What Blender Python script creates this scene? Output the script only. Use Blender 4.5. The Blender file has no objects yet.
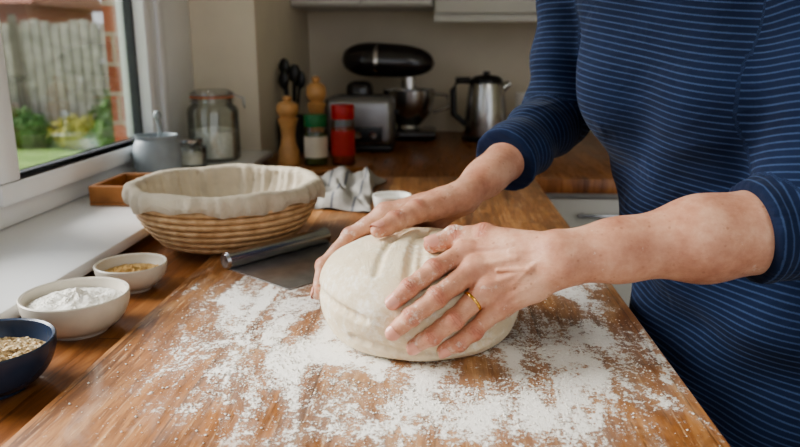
import bpy, bmesh, math, random
import numpy as np
from mathutils import Vector, Matrix
random.seed(4); rng=np.random.RandomState(5)
Z0=0.915
sc=bpy.context.scene
V=lambda *a: np.array(a,dtype=float)
def nrm(v): v=np.asarray(v,float); return v/(np.linalg.norm(v)+1e-12)

# ---------------------------------------------------------------- materials
def lin(c):
    return tuple(((x/255)/12.92 if x/255<=.04045 else ((x/255+.055)/1.055)**2.4) for x in c)+(1,)
class NT:
    def __init__(s,name):
        s.m=bpy.data.materials.new(name); s.m.use_nodes=True
        s.t=s.m.node_tree; s.n=s.t.nodes; s.l=s.t.links
        s.b=s.n['Principled BSDF']; s.out=s.n['Material Output']
    def node(s,typ,**kw):
        n=s.n.new(typ)
        for k,v in kw.items(): setattr(n,k,v)
        return n
    def link(s,a,b): s.l.new(a,b)
    def coord(s,scale=(1,1,1),rot=(0,0,0),loc=(0,0,0)):
        tc=s.node('ShaderNodeTexCoord'); mp=s.node('ShaderNodeMapping')
        mp.inputs['Scale'].default_value=scale; mp.inputs['Rotation'].default_value=rot; mp.inputs['Location'].default_value=loc
        s.link(tc.outputs['Object'],mp.inputs['Vector']); return mp.outputs['Vector']
    def noise(s,vec,scale,detail=4,rough=.5,dist=0):
        n=s.node('ShaderNodeTexNoise'); n.inputs['Scale'].default_value=scale; n.inputs['Detail'].default_value=detail
        n.inputs['Roughness'].default_value=rough; n.inputs['Distortion'].default_value=dist
        if vec is not None: s.link(vec,n.inputs['Vector'])
        return n.outputs['Fac']
    def ramp(s,fac,stops,interp='LINEAR'):
        r=s.node('ShaderNodeValToRGB'); r.color_ramp.interpolation=interp
        e=r.color_ramp.elements
        while len(e)<len(stops): e.new(.5)
        for i,(p,c) in enumerate(stops):
            e[i].position=p; e[i].color=c if len(c)==4 else lin(c)
        s.link(fac,r.inputs['Fac']); return r.outputs['Color']
    def math(s,op,a,b=None,c=None,clamp=False):
        n=s.node('ShaderNodeMath',operation=op); n.use_clamp=clamp
        for i,x in enumerate((a,b,c)):
            if x is None: continue
            if isinstance(x,(int,float)): n.inputs[i].default_value=x
            else: s.link(x,n.inputs[i])
        return n.outputs[0]
    def mix(s,fac,a,b,blend='MIX'):
        n=s.node('ShaderNodeMix',data_type='RGBA',blend_type=blend)
        for i,x in ((0,fac),(6,a),(7,b)):
            if isinstance(x,(int,float)): n.inputs[i].default_value=x
            elif isinstance(x,tuple): n.inputs[i].default_value=x if len(x)==4 else lin(x)
            else: s.link(x,n.inputs[i])
        return n.outputs[2]
    def bump(s,h,strength=.3,dist=.001,prev=None):
        n=s.node('ShaderNodeBump'); n.inputs['Strength'].default_value=strength; n.inputs['Distance'].default_value=dist
        s.link(h,n.inputs['Height'])
        if prev is not None: s.link(prev,n.inputs['Normal'])
        return n.outputs[0]
    def attr(s,name):
        n=s.node('ShaderNodeAttribute'); n.attribute_name=name; return n.outputs['Fac']
    def set(s,**kw):
        mp={'color':'Base Color','rough':'Roughness','metal':'Metallic','normal':'Normal','sss':'Subsurface Weight','spec':'Specular IOR Level','sheen':'Sheen Weight','coat':'Coat Weight'}
        for k,v in kw.items():
            i=s.b.inputs[mp[k]]
            if isinstance(v,(int,float)): i.default_value=v
            elif isinstance(v,tuple): i.default_value=v if len(v)==4 else lin(v)
            else: s.link(v,i)
        return s
def plain(name,col,rough=.5,metal=0,var=.12,scale=8,bump=0,bscale=60,**kw):
    t=NT(name); c=lin(col); vec=t.coord()
    n=t.noise(vec,scale,4)
    a=tuple(min(1,x*(1-var)) for x in c[:3])+(1,); b=tuple(min(1,x*(1+var)) for x in c[:3])+(1,)
    t.set(color=t.ramp(n,[(.3,a),(.7,b)]),rough=rough,metal=metal,**kw)
    if bump: t.set(normal=t.bump(t.noise(vec,bscale,5),bump,.001))
    return t.m
def wood_nodes(t,c1,c2,c3,stave=.095,gs=1.0):
    tc=t.node('ShaderNodeTexCoord'); sep=t.node('ShaderNodeSeparateXYZ'); t.link(tc.outputs['Object'],sep.inputs[0])
    sx=t.math('DIVIDE',sep.outputs[0],stave); fl=t.math('FLOOR',sx); fr=t.math('FRACT',sx)
    wn=t.node('ShaderNodeTexWhiteNoise',noise_dimensions='1D'); t.link(fl,wn.inputs['W'])
    rnd=wn.outputs['Value']
    off=t.math('ADD',t.math('MULTIPLY',rnd,3.7),sep.outputs[1]); sy=t.math('DIVIDE',off,.62)
    wn2=t.node('ShaderNodeTexWhiteNoise',noise_dimensions='2D'); cb=t.node('ShaderNodeCombineXYZ')
    t.link(fl,cb.inputs[0]); t.link(t.math('FLOOR',sy),cb.inputs[1]); t.link(cb.outputs[0],wn2.inputs['Vector'])
    r2=wn2.outputs['Value']
    cv=t.node('ShaderNodeCombineXYZ')
    t.link(t.math('ADD',t.math('MULTIPLY',sep.outputs[0],9*gs),t.math('MULTIPLY',r2,31)),cv.inputs[0])
    t.link(t.math('MULTIPLY',off,.9*gs),cv.inputs[1]); t.link(sep.outputs[2],cv.inputs[2])
    n1=t.noise(cv.outputs[0],3.2,6,.6,.8)
    cv2=t.node('ShaderNodeCombineXYZ')
    t.link(t.math('MULTIPLY',sep.outputs[0],120*gs),cv2.inputs[0]); t.link(t.math('MULTIPLY',off,3.5*gs),cv2.inputs[1])
    n2=t.noise(cv2.outputs[0],2.0,4,.6,.3)
    rings=t.math('FRACT',t.math('MULTIPLY',n1,7.0))
    rings=t.math('ABSOLUTE',t.math('SUBTRACT',rings,.5))
    v=t.math('ADD',t.math('MULTIPLY',n1,.55),t.math('MULTIPLY',rings,.28))
    v=t.math('ADD',v,t.math('MULTIPLY',n2,.28)); v=t.math('ADD',v,t.math('MULTIPLY',r2,.16))
    col=t.ramp(v,[(.36,c1),(.58,c2),(.82,c3)])
    edge=t.math('GREATER_THAN',t.math('ABSOLUTE',t.math('SUBTRACT',fr,.5)),.4925)
    fy=t.math('FRACT',sy); e2=t.math('GREATER_THAN',t.math('ABSOLUTE',t.math('SUBTRACT',fy,.5)),.4985)
    e=t.math('MAXIMUM',edge,e2)
    col=t.mix(t.math('MULTIPLY',e,.6),col,(56,34,18))
    return tc,sep,col,v,n2
def mat_worktop(name,c1,c2,c3,rough=.35):
    t=NT(name); tc,sep,col,v,n2=wood_nodes(t,c1,c2,c3,.045)
    t.set(color=col,rough=t.ramp(n2,[(.3,(rough*.8,)*3+(1,)),(.7,(rough*1.25,)*3+(1,))]),normal=t.bump(n2,.12,.0006)); return t.m
def mat_board():
    t=NT('oak_board_floured'); tc,sep,col,v,n2=wood_nodes(t,(88,54,30),(158,106,62),(202,152,100),.118)
    vec=tc.outputs['Object']
    st_=t.noise(t.coord((1,.5,1),(0,0,.1),(3,1,0)),9,7,.68,.9)
    col=t.mix(t.ramp(st_,[(.47,(.0,.0,.0,1)),(.62,(.62,.62,.62,1))]),col,(100,62,34))
    pal=t.noise(t.coord((1,.4,1),(0,0,-.1),(9,4,0)),12,6,.66,.8)
    col=t.mix(t.ramp(pal,[(.54,(0,0,0,1)),(.68,(.4,.4,.4,1))]),col,(206,162,114))
    for rz,sc_,a,b_,m_ in ((.9,3,.63,.67,.36),(-.5,4,.65,.69,.32),(.15,5,.66,.70,.34),(1.25,6,.67,.71,.34)):
        scr=t.noise(t.coord((70,4,1),(0,0,rz)),sc_,3,.5)
        col=t.mix(t.ramp(scr,[(a,(0,0,0,1)),(b_,(m_,m_,m_,1))]),col,(220,188,148))
    for rz,lx in ((-1.0,7),(.6,17)):
        kn=t.noise(t.coord((80,5,1),(0,0,rz),(lx,0,0)),4,2,.5)
        col=t.mix(t.ramp(kn,[(.66,(0,0,0,1)),(.70,(.55,.55,.55,1))]),col,(70,42,22))
    def ell(cx,cy,rx,ry,rot=0):
        mp=t.node('ShaderNodeMapping'); mp.vector_type='TEXTURE'
        mp.inputs['Location'].default_value=(cx,cy,0); mp.inputs['Scale'].default_value=(rx,ry,50); mp.inputs['Rotation'].default_value=(0,0,rot)
        t.link(tc.outputs['Object'],mp.inputs['Vector'])
        l=t.node('ShaderNodeVectorMath',operation='LENGTH'); t.link(mp.outputs[0],l.inputs[0])
        return t.math('SUBTRACT',1.0,l.outputs['Value'])
    m=ell(-.13,.70,.21,.18,.35)
    for e in ((.14,.71,.16,.21,.5),(.02,.585,.26,.12,.05),(-.24,.86,.12,.14,.5),(.18,.95,.06,.16,.1),(-.12,.98,.12,.12,.2)): m=t.math('MAXIMUM',m,ell(*e))
    mp=t.node('ShaderNodeMapping'); mp.inputs['Scale'].default_value=(1.0,.40,1); mp.inputs['Rotation'].default_value=(0,0,.75); t.link(vec,mp.inputs['Vector'])
    big=t.noise(mp.outputs[0],11,6,.66,1.8)
    med=t.noise(vec,45,6,.7,.6)
    fin=t.noise(vec,420,3,.7)
    spk=t.noise(vec,170,4,.75)
    q=t.math('ADD',t.math('MULTIPLY',m,.9),t.math('MULTIPLY',t.math('SUBTRACT',big,.5),4.2))
    q=t.math('ADD',q,t.math('MULTIPLY',t.math('SUBTRACT',med,.5),2.3))
    q=t.math('ADD',q,t.math('MULTIPLY',t.math('SUBTRACT',spk,.5),2.6))
    q=t.math('ADD',q,t.math('MULTIPLY',t.math('SUBTRACT',fin,.5),1.4))
    inside=t.ramp(m,[(0.0,(0,0,0,1)),(.18,(1,1,1,1))])
    f=t.ramp(q,[(.40,(0,0,0,1)),(.52,(.35,.35,.35,1)),(.64,(.88,.88,.88,1)),(.9,(1,1,1,1))])
    haze=t.ramp(t.math('ADD',t.math('MULTIPLY',m,.6),t.math('MULTIPLY',t.math('SUBTRACT',big,.5),1.8)),[(.0,(0,0,0,1)),(.6,(.24,.24,.24,1))])
    f=t.math('MAXIMUM',t.math('MULTIPLY',f,inside),haze)
    far=ell(-.03,.68,.42,.42); farm=t.ramp(far,[(0,(0,0,0,1)),(.3,(1,1,1,1))])
    st=t.math('MULTIPLY',t.ramp(spk,[(.64,(0,0,0,1)),(.68,(.8,.8,.8,1))]),farm)
    f=t.math('MAXIMUM',f,st)
    col=t.mix(f,col,(243,240,233))
    r=t.math('ADD',.36,t.math('MULTIPLY',f,.55),clamp=True)
    b=t.bump(n2,.15,.0008); b=t.bump(t.math('MULTIPLY',f,t.math('ADD',.4,spk)),.7,.0018,b)
    t.set(color=col,rough=r,normal=b); return t.m
def mat_stripe():
    t=NT('navy_striped_jersey'); a=t.attr('st')
    fr=t.math('FRACT',t.math('DIVIDE',a,.0080))
    tri=t.math('ABSOLUTE',t.math('SUBTRACT',fr,.5))
    vec=t.coord(); n=t.noise(vec,9,3); fz=t.noise(vec,900,2)
    base=t.ramp(n,[(.3,(19,29,52)),(.7,(27,40,70))])
    s=t.ramp(t.math('ADD',tri,t.math('MULTIPLY',t.math('SUBTRACT',fz,.5),.18)),[(.06,(1,1,1,1)),(.18,(0,0,0,1))])
    col=t.mix(t.math('MULTIPLY',s,.55),base,(72,92,130))
    w=t.noise(t.coord((1,1,2.2),(.3,.5,.2)),10,3,.5,.6)
    b=t.bump(w,.7,.016); b=t.bump(fz,.3,.0006,b)
    t.set(color=col,rough=.9,normal=b,sheen=.06,spec=.2); return t.m
def mat_skin(name='skin',flour=True):
    t=NT(name); vec=t.coord()
    n=t.noise(vec,26,6,.66); n2=t.noise(vec,90,4)
    col=t.ramp(n,[(.3,(180,124,100)),(.5,(204,152,126)),(.7,(222,178,152))])
    red=t.attr('red'); col=t.mix(t.math('MULTIPLY',red,.48,clamp=True),col,(190,104,86))
    vo=t.node('ShaderNodeTexVoronoi'); vo.inputs['Scale'].default_value=130; t.link(vec,vo.inputs['Vector'])
    fk=t.ramp(vo.outputs['Distance'],[(.13,(1,1,1,1)),(.24,(0,0,0,1))])
    gate=t.ramp(n2,[(.48,(0,0,0,1)),(.60,(1,1,1,1))])
    col=t.mix(t.math('MULTIPLY',t.math('MULTIPLY',fk,gate),.42),col,(148,86,60))
    cr=t.attr('crease'); cn=t.noise(vec,170,3,.6); cr=t.math('MULTIPLY',cr,t.ramp(cn,[(.36,(.15,.15,.15,1)),(.62,(1,1,1,1))]))
    col=t.mix(t.math('MULTIPLY',cr,.34,clamp=True),col,(132,76,60))
    rough=.5
    if flour:
        fa=t.attr('flour'); fn=t.noise(vec,130,6,.75); fl=t.noise(vec,35,4,.6)
        q=t.math('ADD',t.math('MULTIPLY',t.math('SUBTRACT',fn,.5),2.8),t.math('MULTIPLY',t.math('SUBTRACT',fl,.5),2.0))
        q=t.math('ADD',q,fa); f=t.ramp(q,[(.36,(0,0,0,1)),(.98,(.85,.85,.85,1))])
        col=t.mix(f,col,(238,230,218)); rough=t.math('ADD',.46,t.math('MULTIPLY',f,.4))
    pores=t.noise(vec,520,3,.6)
    vr=t.node('ShaderNodeTexVoronoi',feature='DISTANCE_TO_EDGE'); vr.inputs['Scale'].default_value=420; t.link(t.coord((1,1,1.6),(.4,.3,.2)),vr.inputs['Vector'])
    lines=t.noise(t.coord((1,1,3)),130,4,.6,.8)
    b=t.bump(pores,.2,.0008); b=t.bump(t.ramp(vr.outputs[0],[(0,(0,0,0,1)),(.12,(1,1,1,1))]),.2,.0008,b); b=t.bump(lines,.5,.0014,b); b=t.bump(t.math('SUBTRACT',1.0,cr),.85,.0012,b)
    t.set(color=col,rough=rough,normal=b,sss=.10,spec=.45)
    t.b.inputs['Subsurface Radius'].default_value=(.010,.004,.0025); t.b.inputs['Subsurface Scale'].default_value=.5
    return t.m
def mat_dough():
    t=NT('bread_dough'); vec=t.coord(); n=t.noise(vec,14,5,.6,.5); n2=t.noise(vec,150,5,.7); n3=t.noise(t.coord((1,.35,1),(0,0,.6)),45,4,.6,1.2)
    n4=t.noise(vec,24,5,.7,.4)
    col=t.ramp(n,[(.3,(210,192,160)),(.7,(232,218,192))])
    f=t.math('ADD',t.math('MULTIPLY',n2,.6),t.math('MULTIPLY',n4,.6))
    col=t.mix(t.ramp(f,[(.60,(0,0,0,1)),(.78,(.8,.8,.8,1))]),col,(247,243,234))
    b=t.bump(n3,.4,.005); b=t.bump(n2,.35,.0015,b)
    t.set(color=col,rough=.72,normal=b,sss=.10,spec=.3)
    t.b.inputs['Subsurface Radius'].default_value=(.012,.008,.005); t.b.inputs['Subsurface Scale'].default_value=.5
    return t.m
def mat_glass(name='clear_glass',tint=(.96,.98,.97,1),lo=.05,hi=.75):
    t=NT(name); tr=t.node('ShaderNodeBsdfTransparent'); tr.inputs[0].default_value=tint
    gl=t.node('ShaderNodeBsdfGlossy'); gl.inputs['Roughness'].default_value=.03
    lw=t.node('ShaderNodeLayerWeight'); lw.inputs[0].default_value=.25
    f=t.math('MULTIPLY_ADD',lw.outputs['Fresnel'],hi-lo,lo)
    mx=t.node('ShaderNodeMixShader'); t.link(f,mx.inputs[0]); t.link(tr.outputs[0],mx.inputs[1]); t.link(gl.outputs[0],mx.inputs[2])
    t.link(mx.outputs[0],t.out.inputs[0]); return t.m
def mat_brick():
    t=NT('red_brick'); br=t.node('ShaderNodeTexBrick'); t.link(t.coord((1,1,1),(math.pi/2,0,0)),br.inputs['Vector'])
    br.inputs['Color1'].default_value=lin((150,86,64)); br.inputs['Color2'].default_value=lin((176,106,80)); br.inputs['Mortar'].default_value=lin((170,150,134))
    br.inputs['Scale'].default_value=1; br.inputs['Brick Width'].default_value=.225; br.inputs['Row Height'].default_value=.075; br.inputs['Mortar Size'].default_value=.006
    t.set(color=br.outputs['Color'],rough=.9); return t.m
def mat_fabric(name,col,stripe=None,wr=.4):
    t=NT(name); vec=t.coord(); n=t.noise(vec,700,2); n1=t.noise(vec,18,4)
    c=t.ramp(n1,[(.3,tuple(int(x*.90) for x in col)),(.7,col)])
    if stripe:
        sep=t.node('ShaderNodeSeparateXYZ'); t.link(vec,sep.inputs[0])
        f=t.math('FRACT',t.math('DIVIDE',sep.outputs[0],.045)); s=t.math('LESS_THAN',f,.10)
        c=t.mix(s,c,stripe)
    w=t.noise(vec,40,5,.65,.9)
    b=t.bump(w,wr,.006); b=t.bump(n,.5,.0008,b)
    t.set(color=c,rough=.95,normal=b,spec=.15); return t.m
def mat_rattan():
    t=NT('rattan_cane'); vec=t.coord(); n=t.noise(vec,60,4); 
    t.set(color=t.ramp(n,[(.3,(186,146,104)),(.7,(224,192,150))]),rough=.6,normal=t.bump(t.noise(vec,240,3),.3,.001)); return t.m
def mat_powder(name,a,b_,scale=200,dist=.003):
    t=NT(name); vec=t.coord(); n=t.noise(vec,scale,4,.7)
    t.set(color=t.ramp(n,[(.35,a),(.65,b_)]),rough=.95,normal=t.bump(n,.9,dist),spec=.1); return t.m

M={}
M['board']=mat_board()
M['worktop']=mat_worktop('beech_worktop',(88,52,28),(136,86,48),(172,122,76))
M['worktop_far']=mat_worktop('beech_worktop_far',(98,56,28),(144,90,48),(176,120,72),.3)
M['shirt']=mat_stripe(); M['skin']=mat_skin(); M['skinf']=mat_skin('skin_face',False); M['dough']=mat_dough()
M['glass']=mat_glass(); M['pane']=mat_glass('window_glass',(.98,.99,.99,1),.03,.5)
M['upvc']=plain('white_upvc',(236,238,240),.3,var=.03)
M['sill']=plain('white_sill_paint',(232,232,232),.35,var=.03)
M['wall']=plain('cream_wall_paint',(222,212,194),.85,var=.03,bump=.1,bscale=120)
M['ceil']=plain('ceiling_paint',(236,234,228),.9,var=.02)
M['floor']=plain('floor_tile',(150,140,128),.5,var=.1)
M['cab']=plain('white_cabinet',(206,204,198),.4,var=.03)
M['steel']=plain('brushed_steel',(190,190,190),.25,1,var=.06,scale=30)
M['steel2']=plain('satin_steel',(150,150,152),.35,1,var=.1,scale=12)
M['blade']=plain('dusty_blade_steel',(186,186,188),.32,.95,var=.14,scale=40)
M['handle']=plain('polished_steel_handle',(184,184,186),.22,1,var=.08,scale=30)
M['chrome']=plain('chrome',(210,210,212),.12,1,var=.02)
M['black']=plain('black_plastic',(26,26,28),.35)
M['rubber']=plain('dark_gasket',(60,62,66),.6)
M['mixer']=plain('dark_enamel',(38,32,34),.22,coat=.5)
M['gold']=plain('gold',(226,178,96),.22,1,var=.03)
M['nail']=plain('nail',(218,160,142),.3,var=.04,scale=60)
M['rattan']=mat_rattan(); M['linen']=mat_fabric('natural_linen',(210,198,178),None,.8)
M['towel']=mat_fabric('striped_tea_towel',(170,166,160),(104,106,114))
M['denim']=mat_fabric('dark_denim',(34,42,66))
M['ceramic']=plain('cream_stoneware',(206,198,184),.4,var=.08,scale=30,bump=.1)
M['ceramic_in']=plain('cream_glaze',(222,214,200),.3,var=.05)
M['navy']=plain('navy_glaze',(44,56,78),.25,var=.2,scale=25)
M['greypot']=plain('grey_stoneware',(140,148,152),.45,var=.1,scale=30)
M['white']=plain('white_porcelain',(236,234,228),.25,var=.02)
M['flour']=mat_powder('flour',(228,223,212),(248,246,240),120,.004)
M['oats']=mat_powder('oat_flakes',(160,130,92),(222,198,158),150,.004); M['oat2']=plain('oat_flake_light',(226,206,170),.9,var=.15,scale=200)
M['yeast']=mat_powder('dried_yeast',(186,146,90),(222,190,136),260)
M['spice_green']=mat_powder('dried_herbs',(70,84,46),(120,130,80),200)
M['spice_red']=mat_powder('paprika',(130,50,26),(170,80,40),200)
M['lid_green']=plain('green_lid',(24,112,62),.4); M['lid_red']=plain('red_lid',(182,34,30),.4)
M['label']=plain('paper_label',(214,206,188),.7); M['label_red']=plain('red_paper_label',(176,44,36),.6)
M['beech']=plain('turned_beech',(196,148,96),.4,var=.15,scale=30); M['oakd']=plain('turned_oak',(158,106,62),.4,var=.2,scale=30)
M['brick']=mat_brick(); M['fence']=plain('weathered_fence',(200,190,178),.9,var=.3,scale=5); M['fence_gap']=plain('fence_post',(140,130,118),.9)
M['grass']=plain('lawn',(146,176,96),.95,var=.3,scale=3); M['leaf']=plain('foliage',(100,130,70),.8,var=.5,scale=9)
M['leaf2']=plain('foliage_yellow',(190,182,90),.8,var=.4,scale=9)
M['roof']=plain('roof_tiles',(170,112,92),.9,var=.2); M['hair']=plain('brown_hair',(84,58,40),.6,var=.4,scale=60,bump=.5,bscale=200)
M['lips']=plain('lips',(186,104,96),.4); M['eye']=plain('eye_white',(236,232,228),.2); M['iris']=plain('iris',(70,80,84),.2)
M['seal']=plain('rubber_seal',(206,120,84),.6)
M['fillglow']=NT('added_fill_glow'); 
M['fillglow'].b.inputs['Emission Color'].default_value=(1,.93,.84,1); M['fillglow'].b.inputs['Emission Strength'].default_value=2; M['fillglow']=M['fillglow'].m  # glow of the added fill fixture, not a known lamp

# ---------------------------------------------------------------- mesh builder
class B:
    def __init__(s,name): s.name=name; s.v=[]; s.f=[]; s.mi=[]; s.sm=[]; s.mats=[]
    def add(s,Vs,Fs,m,smooth=True):
        if m not in s.mats: s.mats.append(m)
        k=s.mats.index(m); o=len(s.v); s.v+= [tuple(float(c) for c in p) for p in Vs]
        for f in Fs: s.f.append(tuple(i+o for i in f)); s.mi.append(k); s.sm.append(smooth)
        return s
    def surf(s,fn,nu,nv,m,cu=False,cv=False):
        Vs=[fn(i/(nu if cu else nu-1),j/(nv if cv else nv-1)) for i in range(nu) for j in range(nv)]
        Fs=[]
        for i in range(nu if cu else nu-1):
            for j in range(nv if cv else nv-1):
                a=i*nv+j; b=((i+1)%nu)*nv+j; c=((i+1)%nu)*nv+(j+1)%nv; d=i*nv+(j+1)%nv
                Fs.append((a,b,c,d))
        return s.add(Vs,Fs,m)
    def lathe(s,prof,c,m,n=56,sx=1,sy=1):
        N=len(prof)
        def fn(u,v):
            r,z=prof[int(round(v*(N-1)))]; a=2*math.pi*u
            return (c[0]+r*sx*math.cos(a),c[1]+r*sy*math.sin(a),c[2]+z)
        return s.surf(fn,n,N,m,cu=True)
    def box(s,c,d,m,bev=.003,rz=0,ry=0,rx=0,seg=2):
        bm=bmesh.new(); bmesh.ops.create_cube(bm,size=1)
        for v in bm.verts: v.co=Vector((v.co.x*d[0],v.co.y*d[1],v.co.z*d[2]))
        if bev: bmesh.ops.bevel(bm,geom=bm.edges[:],offset=min(bev,min(d)*.45),segments=seg,affect='EDGES',profile=.5)
        R=Matrix.Rotation(rz,3,'Z')@Matrix.Rotation(ry,3,'Y')@Matrix.Rotation(rx,3,'X')
        bm.verts.index_update()
        Vs=[tuple(R@v.co+Vector(c)) for v in bm.verts]; Fs=[tuple(v.index for v in f.verts) for f in bm.faces]
        bm.free(); return s.add(Vs,Fs,m,bev>.006)
    def tube(s,pts,r,m,n=14,cap=True):
        pts=[np.array(p,float) for p in pts]; rs=r if isinstance(r,(list,tuple)) else [r]*len(pts)
        Vs=[];up=V(0,0,1)
        for i,p in enumerate(pts):
            t=nrm(pts[min(i+1,len(pts)-1)]-pts[max(i-1,0)])
            if abs(t@up)>.95: up=V(1,0,0)
            a=nrm(np.cross(t,up)); b=np.cross(a,t)
            for k in range(n):
                q=2*math.pi*k/n; Vs.append(p+rs[i]*(a*math.cos(q)+b*math.sin(q)))
        Fs=[]
        for i in range(len(pts)-1):
            for k in range(n): Fs.append((i*n+k,i*n+(k+1)%n,(i+1)*n+(k+1)%n,(i+1)*n+k))
        if cap: Fs.append(tuple(range(n))[::-1]); Fs.append(tuple((len(pts)-1)*n+k for k in range(n)))
        return s.add(Vs,Fs,m)
    def ell(s,c,r,m,n=28,k=18,fn=None):
        def f(u,v):
            a=2*math.pi*u; b=math.pi*(v-.5)
            p=(math.cos(b)*math.cos(a),math.cos(b)*math.sin(a),math.sin(b))
            q=1 if fn is None else fn(p)
            return (c[0]+r[0]*p[0]*q,c[1]+r[1]*p[1]*q,c[2]+r[2]*p[2]*q)
        return s.surf(f,n,k,m,cu=True)
    def done(s,origin=None,ang=38,parent=None,coll=None):
        A=np.array(s.v)
        if origin is None:
            lo,hi=A.min(0),A.max(0); origin=((lo[0]+hi[0])/2,(lo[1]+hi[1])/2,lo[2])
        A=A-np.array(origin)
        me=bpy.data.meshes.new(s.name); me.from_pydata(A.tolist(),[],s.f)
        for m in s.mats: me.materials.append(m)
        me.polygons.foreach_set('material_index',s.mi); me.polygons.foreach_set('use_smooth',s.sm)
        bm=bmesh.new(); bm.from_mesh(me); bmesh.ops.remove_doubles(bm,verts=bm.verts,dist=1e-5)
        bmesh.ops.recalc_face_normals(bm,faces=bm.faces); bm.to_mesh(me); bm.free()
        try: me.set_sharp_from_angle(angle=math.radians(ang))
        except Exception: pass
        ob=bpy.data.objects.new(s.name,me); ob.location=origin; sc.collection.objects.link(ob)
        if parent: ob.parent=parent
        return ob
def simple_box(name,lo,hi,m,bev=0):
    c=[(a+b)/2 for a,b in zip(lo,hi)]; d=[b-a for a,b in zip(lo,hi)]
    return B(name).box(c,d,m,bev).done()

# ---------------------------------------------------------------- SDF engine
def smin(a,b,k):
    if k<=0: return np.minimum(a,b)
    h=np.clip(.5+.5*(b-a)/k,0,1); return b*(1-h)+a*h-k*h*(1-h)
def smax(a,b,k): return -smin(-a,-b,k)
class Field:
    def __init__(s,lo,hi,h):
        s.h=h; s.lo=np.array(lo,float); n=np.ceil((np.array(hi)-s.lo)/h).astype(int)+1
        s.ax=[(s.lo[i]+h*np.arange(n[i])).astype(np.float32) for i in range(3)]
        s.f=np.full(tuple(n),.1,np.float32)
    def sl(s,lo,hi):
        r=[]
        for i in range(3):
            a=int(np.searchsorted(s.ax[i],lo[i])); b=int(np.searchsorted(s.ax[i],hi[i])); r.append(slice(max(a,0),max(b,a+1)))
        return tuple(r)
    def grid(s,sl): return s.ax[0][sl[0]][:,None,None],s.ax[1][sl[1]][None,:,None],s.ax[2][sl[2]][None,None,:]
def capd(g,a,b,ra,rb,flat=None):
    X,Y,Z=g; a=np.asarray(a,float); b=np.asarray(b,float); ab=b-a; L=ab@ab+1e-12
    wx,wy,wz=X-a[0],Y-a[1],Z-a[2]
    t=np.clip((wx*ab[0]+wy*ab[1]+wz*ab[2])/L,0,1)
    qx,qy,qz=wx-t*ab[0],wy-t*ab[1],wz-t*ab[2]
    if flat is not None:
        n,s=flat; c=(qx*n[0]+qy*n[1]+qz*n[2])*(s-1); qx=qx+c*n[0]; qy=qy+c*n[1]; qz=qz+c*n[2]
    return (np.sqrt(qx*qx+qy*qy+qz*qz)-(ra+t*(rb-ra))).astype(np.float32)
def cap_add(F,a,b,ra,rb,k,flat=None):
    m=max(ra,rb)+k+4*F.h; lo=np.minimum(a,b)-m; hi=np.maximum(a,b)+m
    sl=F.sl(lo,hi); g=F.grid(sl); d=capd(g,a,b,ra,rb,flat); F.f[sl]=smin(F.f[sl],d,k)
def surface_nets(F):
    f=F.f; s=f<0
    cnt=np.zeros(tuple(n-1 for n in f.shape),np.int8)
    O=[(i,j,k) for i in(0,1) for j in(0,1) for k in(0,1)]
    nx,ny,nz=cnt.shape
    for i,j,k in O: cnt+=s[i:i+nx,j:j+ny,k:k+nz]
    mx=(cnt>0)&(cnt<8); cells=np.argwhere(mx); idx=np.full(cnt.shape,-1,np.int64); idx[mx]=np.arange(len(cells))
    pos=np.zeros((len(cells),3)); c=np.zeros(len(cells))
    for a in O:
        for ax in range(3):
            if a[ax]==0:
                b=list(a); b[ax]=1
                v1=f[tuple((cells+a).T)]; v2=f[tuple((cells+b).T)]
                m=(v1<0)!=(v2<0); t=np.where(m,v1/np.where(m,v1-v2,1),0)
                p=np.array(a,float)+t[:,None]*(np.array(b)-np.array(a)); pos+=np.where(m[:,None],p,0); c+=m
    P=(cells+pos/np.maximum(c,1)[:,None])*F.h+F.lo
    quads=[]
    for ax in range(3):
        u,w=[(1,2),(2,0),(0,1)][ax]
        S0=[slice(None)]*3; S1=[slice(None)]*3; S0[ax]=slice(0,-1); S1[ax]=slice(1,None)
        e=np.argwhere(s[tuple(S0)]!=s[tuple(S1)])
        lim=cnt.shape
        e=e[(e[:,u]>0)&(e[:,w]>0)&(e[:,u]<lim[u])&(e[:,w]<lim[w])]
        du=np.zeros(3,int); du[u]=1; dw=np.zeros(3,int); dw[w]=1
        q=np.stack([idx[tuple((e-du-dw).T)],idx[tuple((e-dw).T)],idx[tuple(e.T)],idx[tuple((e-du).T)]],1)
        ins=s[tuple(e.T)]
        q[~ins]=q[~ins][:,::-1]; quads.append(q)
    Q=np.concatenate(quads); Q=Q[(Q>=0).all(1)]
    return P,Q
def lap(P,Q,it=2,lam=.5):
    E=np.concatenate([Q[:,[0,1]],Q[:,[1,2]],Q[:,[2,3]],Q[:,[3,0]]]); E=np.concatenate([E,E[:,::-1]])
    deg=np.bincount(E[:,0],minlength=len(P)).astype(float)
    for _ in range(it):
        for l in (lam,-lam*1.02):
            A=np.stack([np.bincount(E[:,0],weights=P[E[:,1],i],minlength=len(P)) for i in range(3)],1)/np.maximum(deg,1)[:,None]
            P=P+l*(A-P)
    return P
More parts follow.
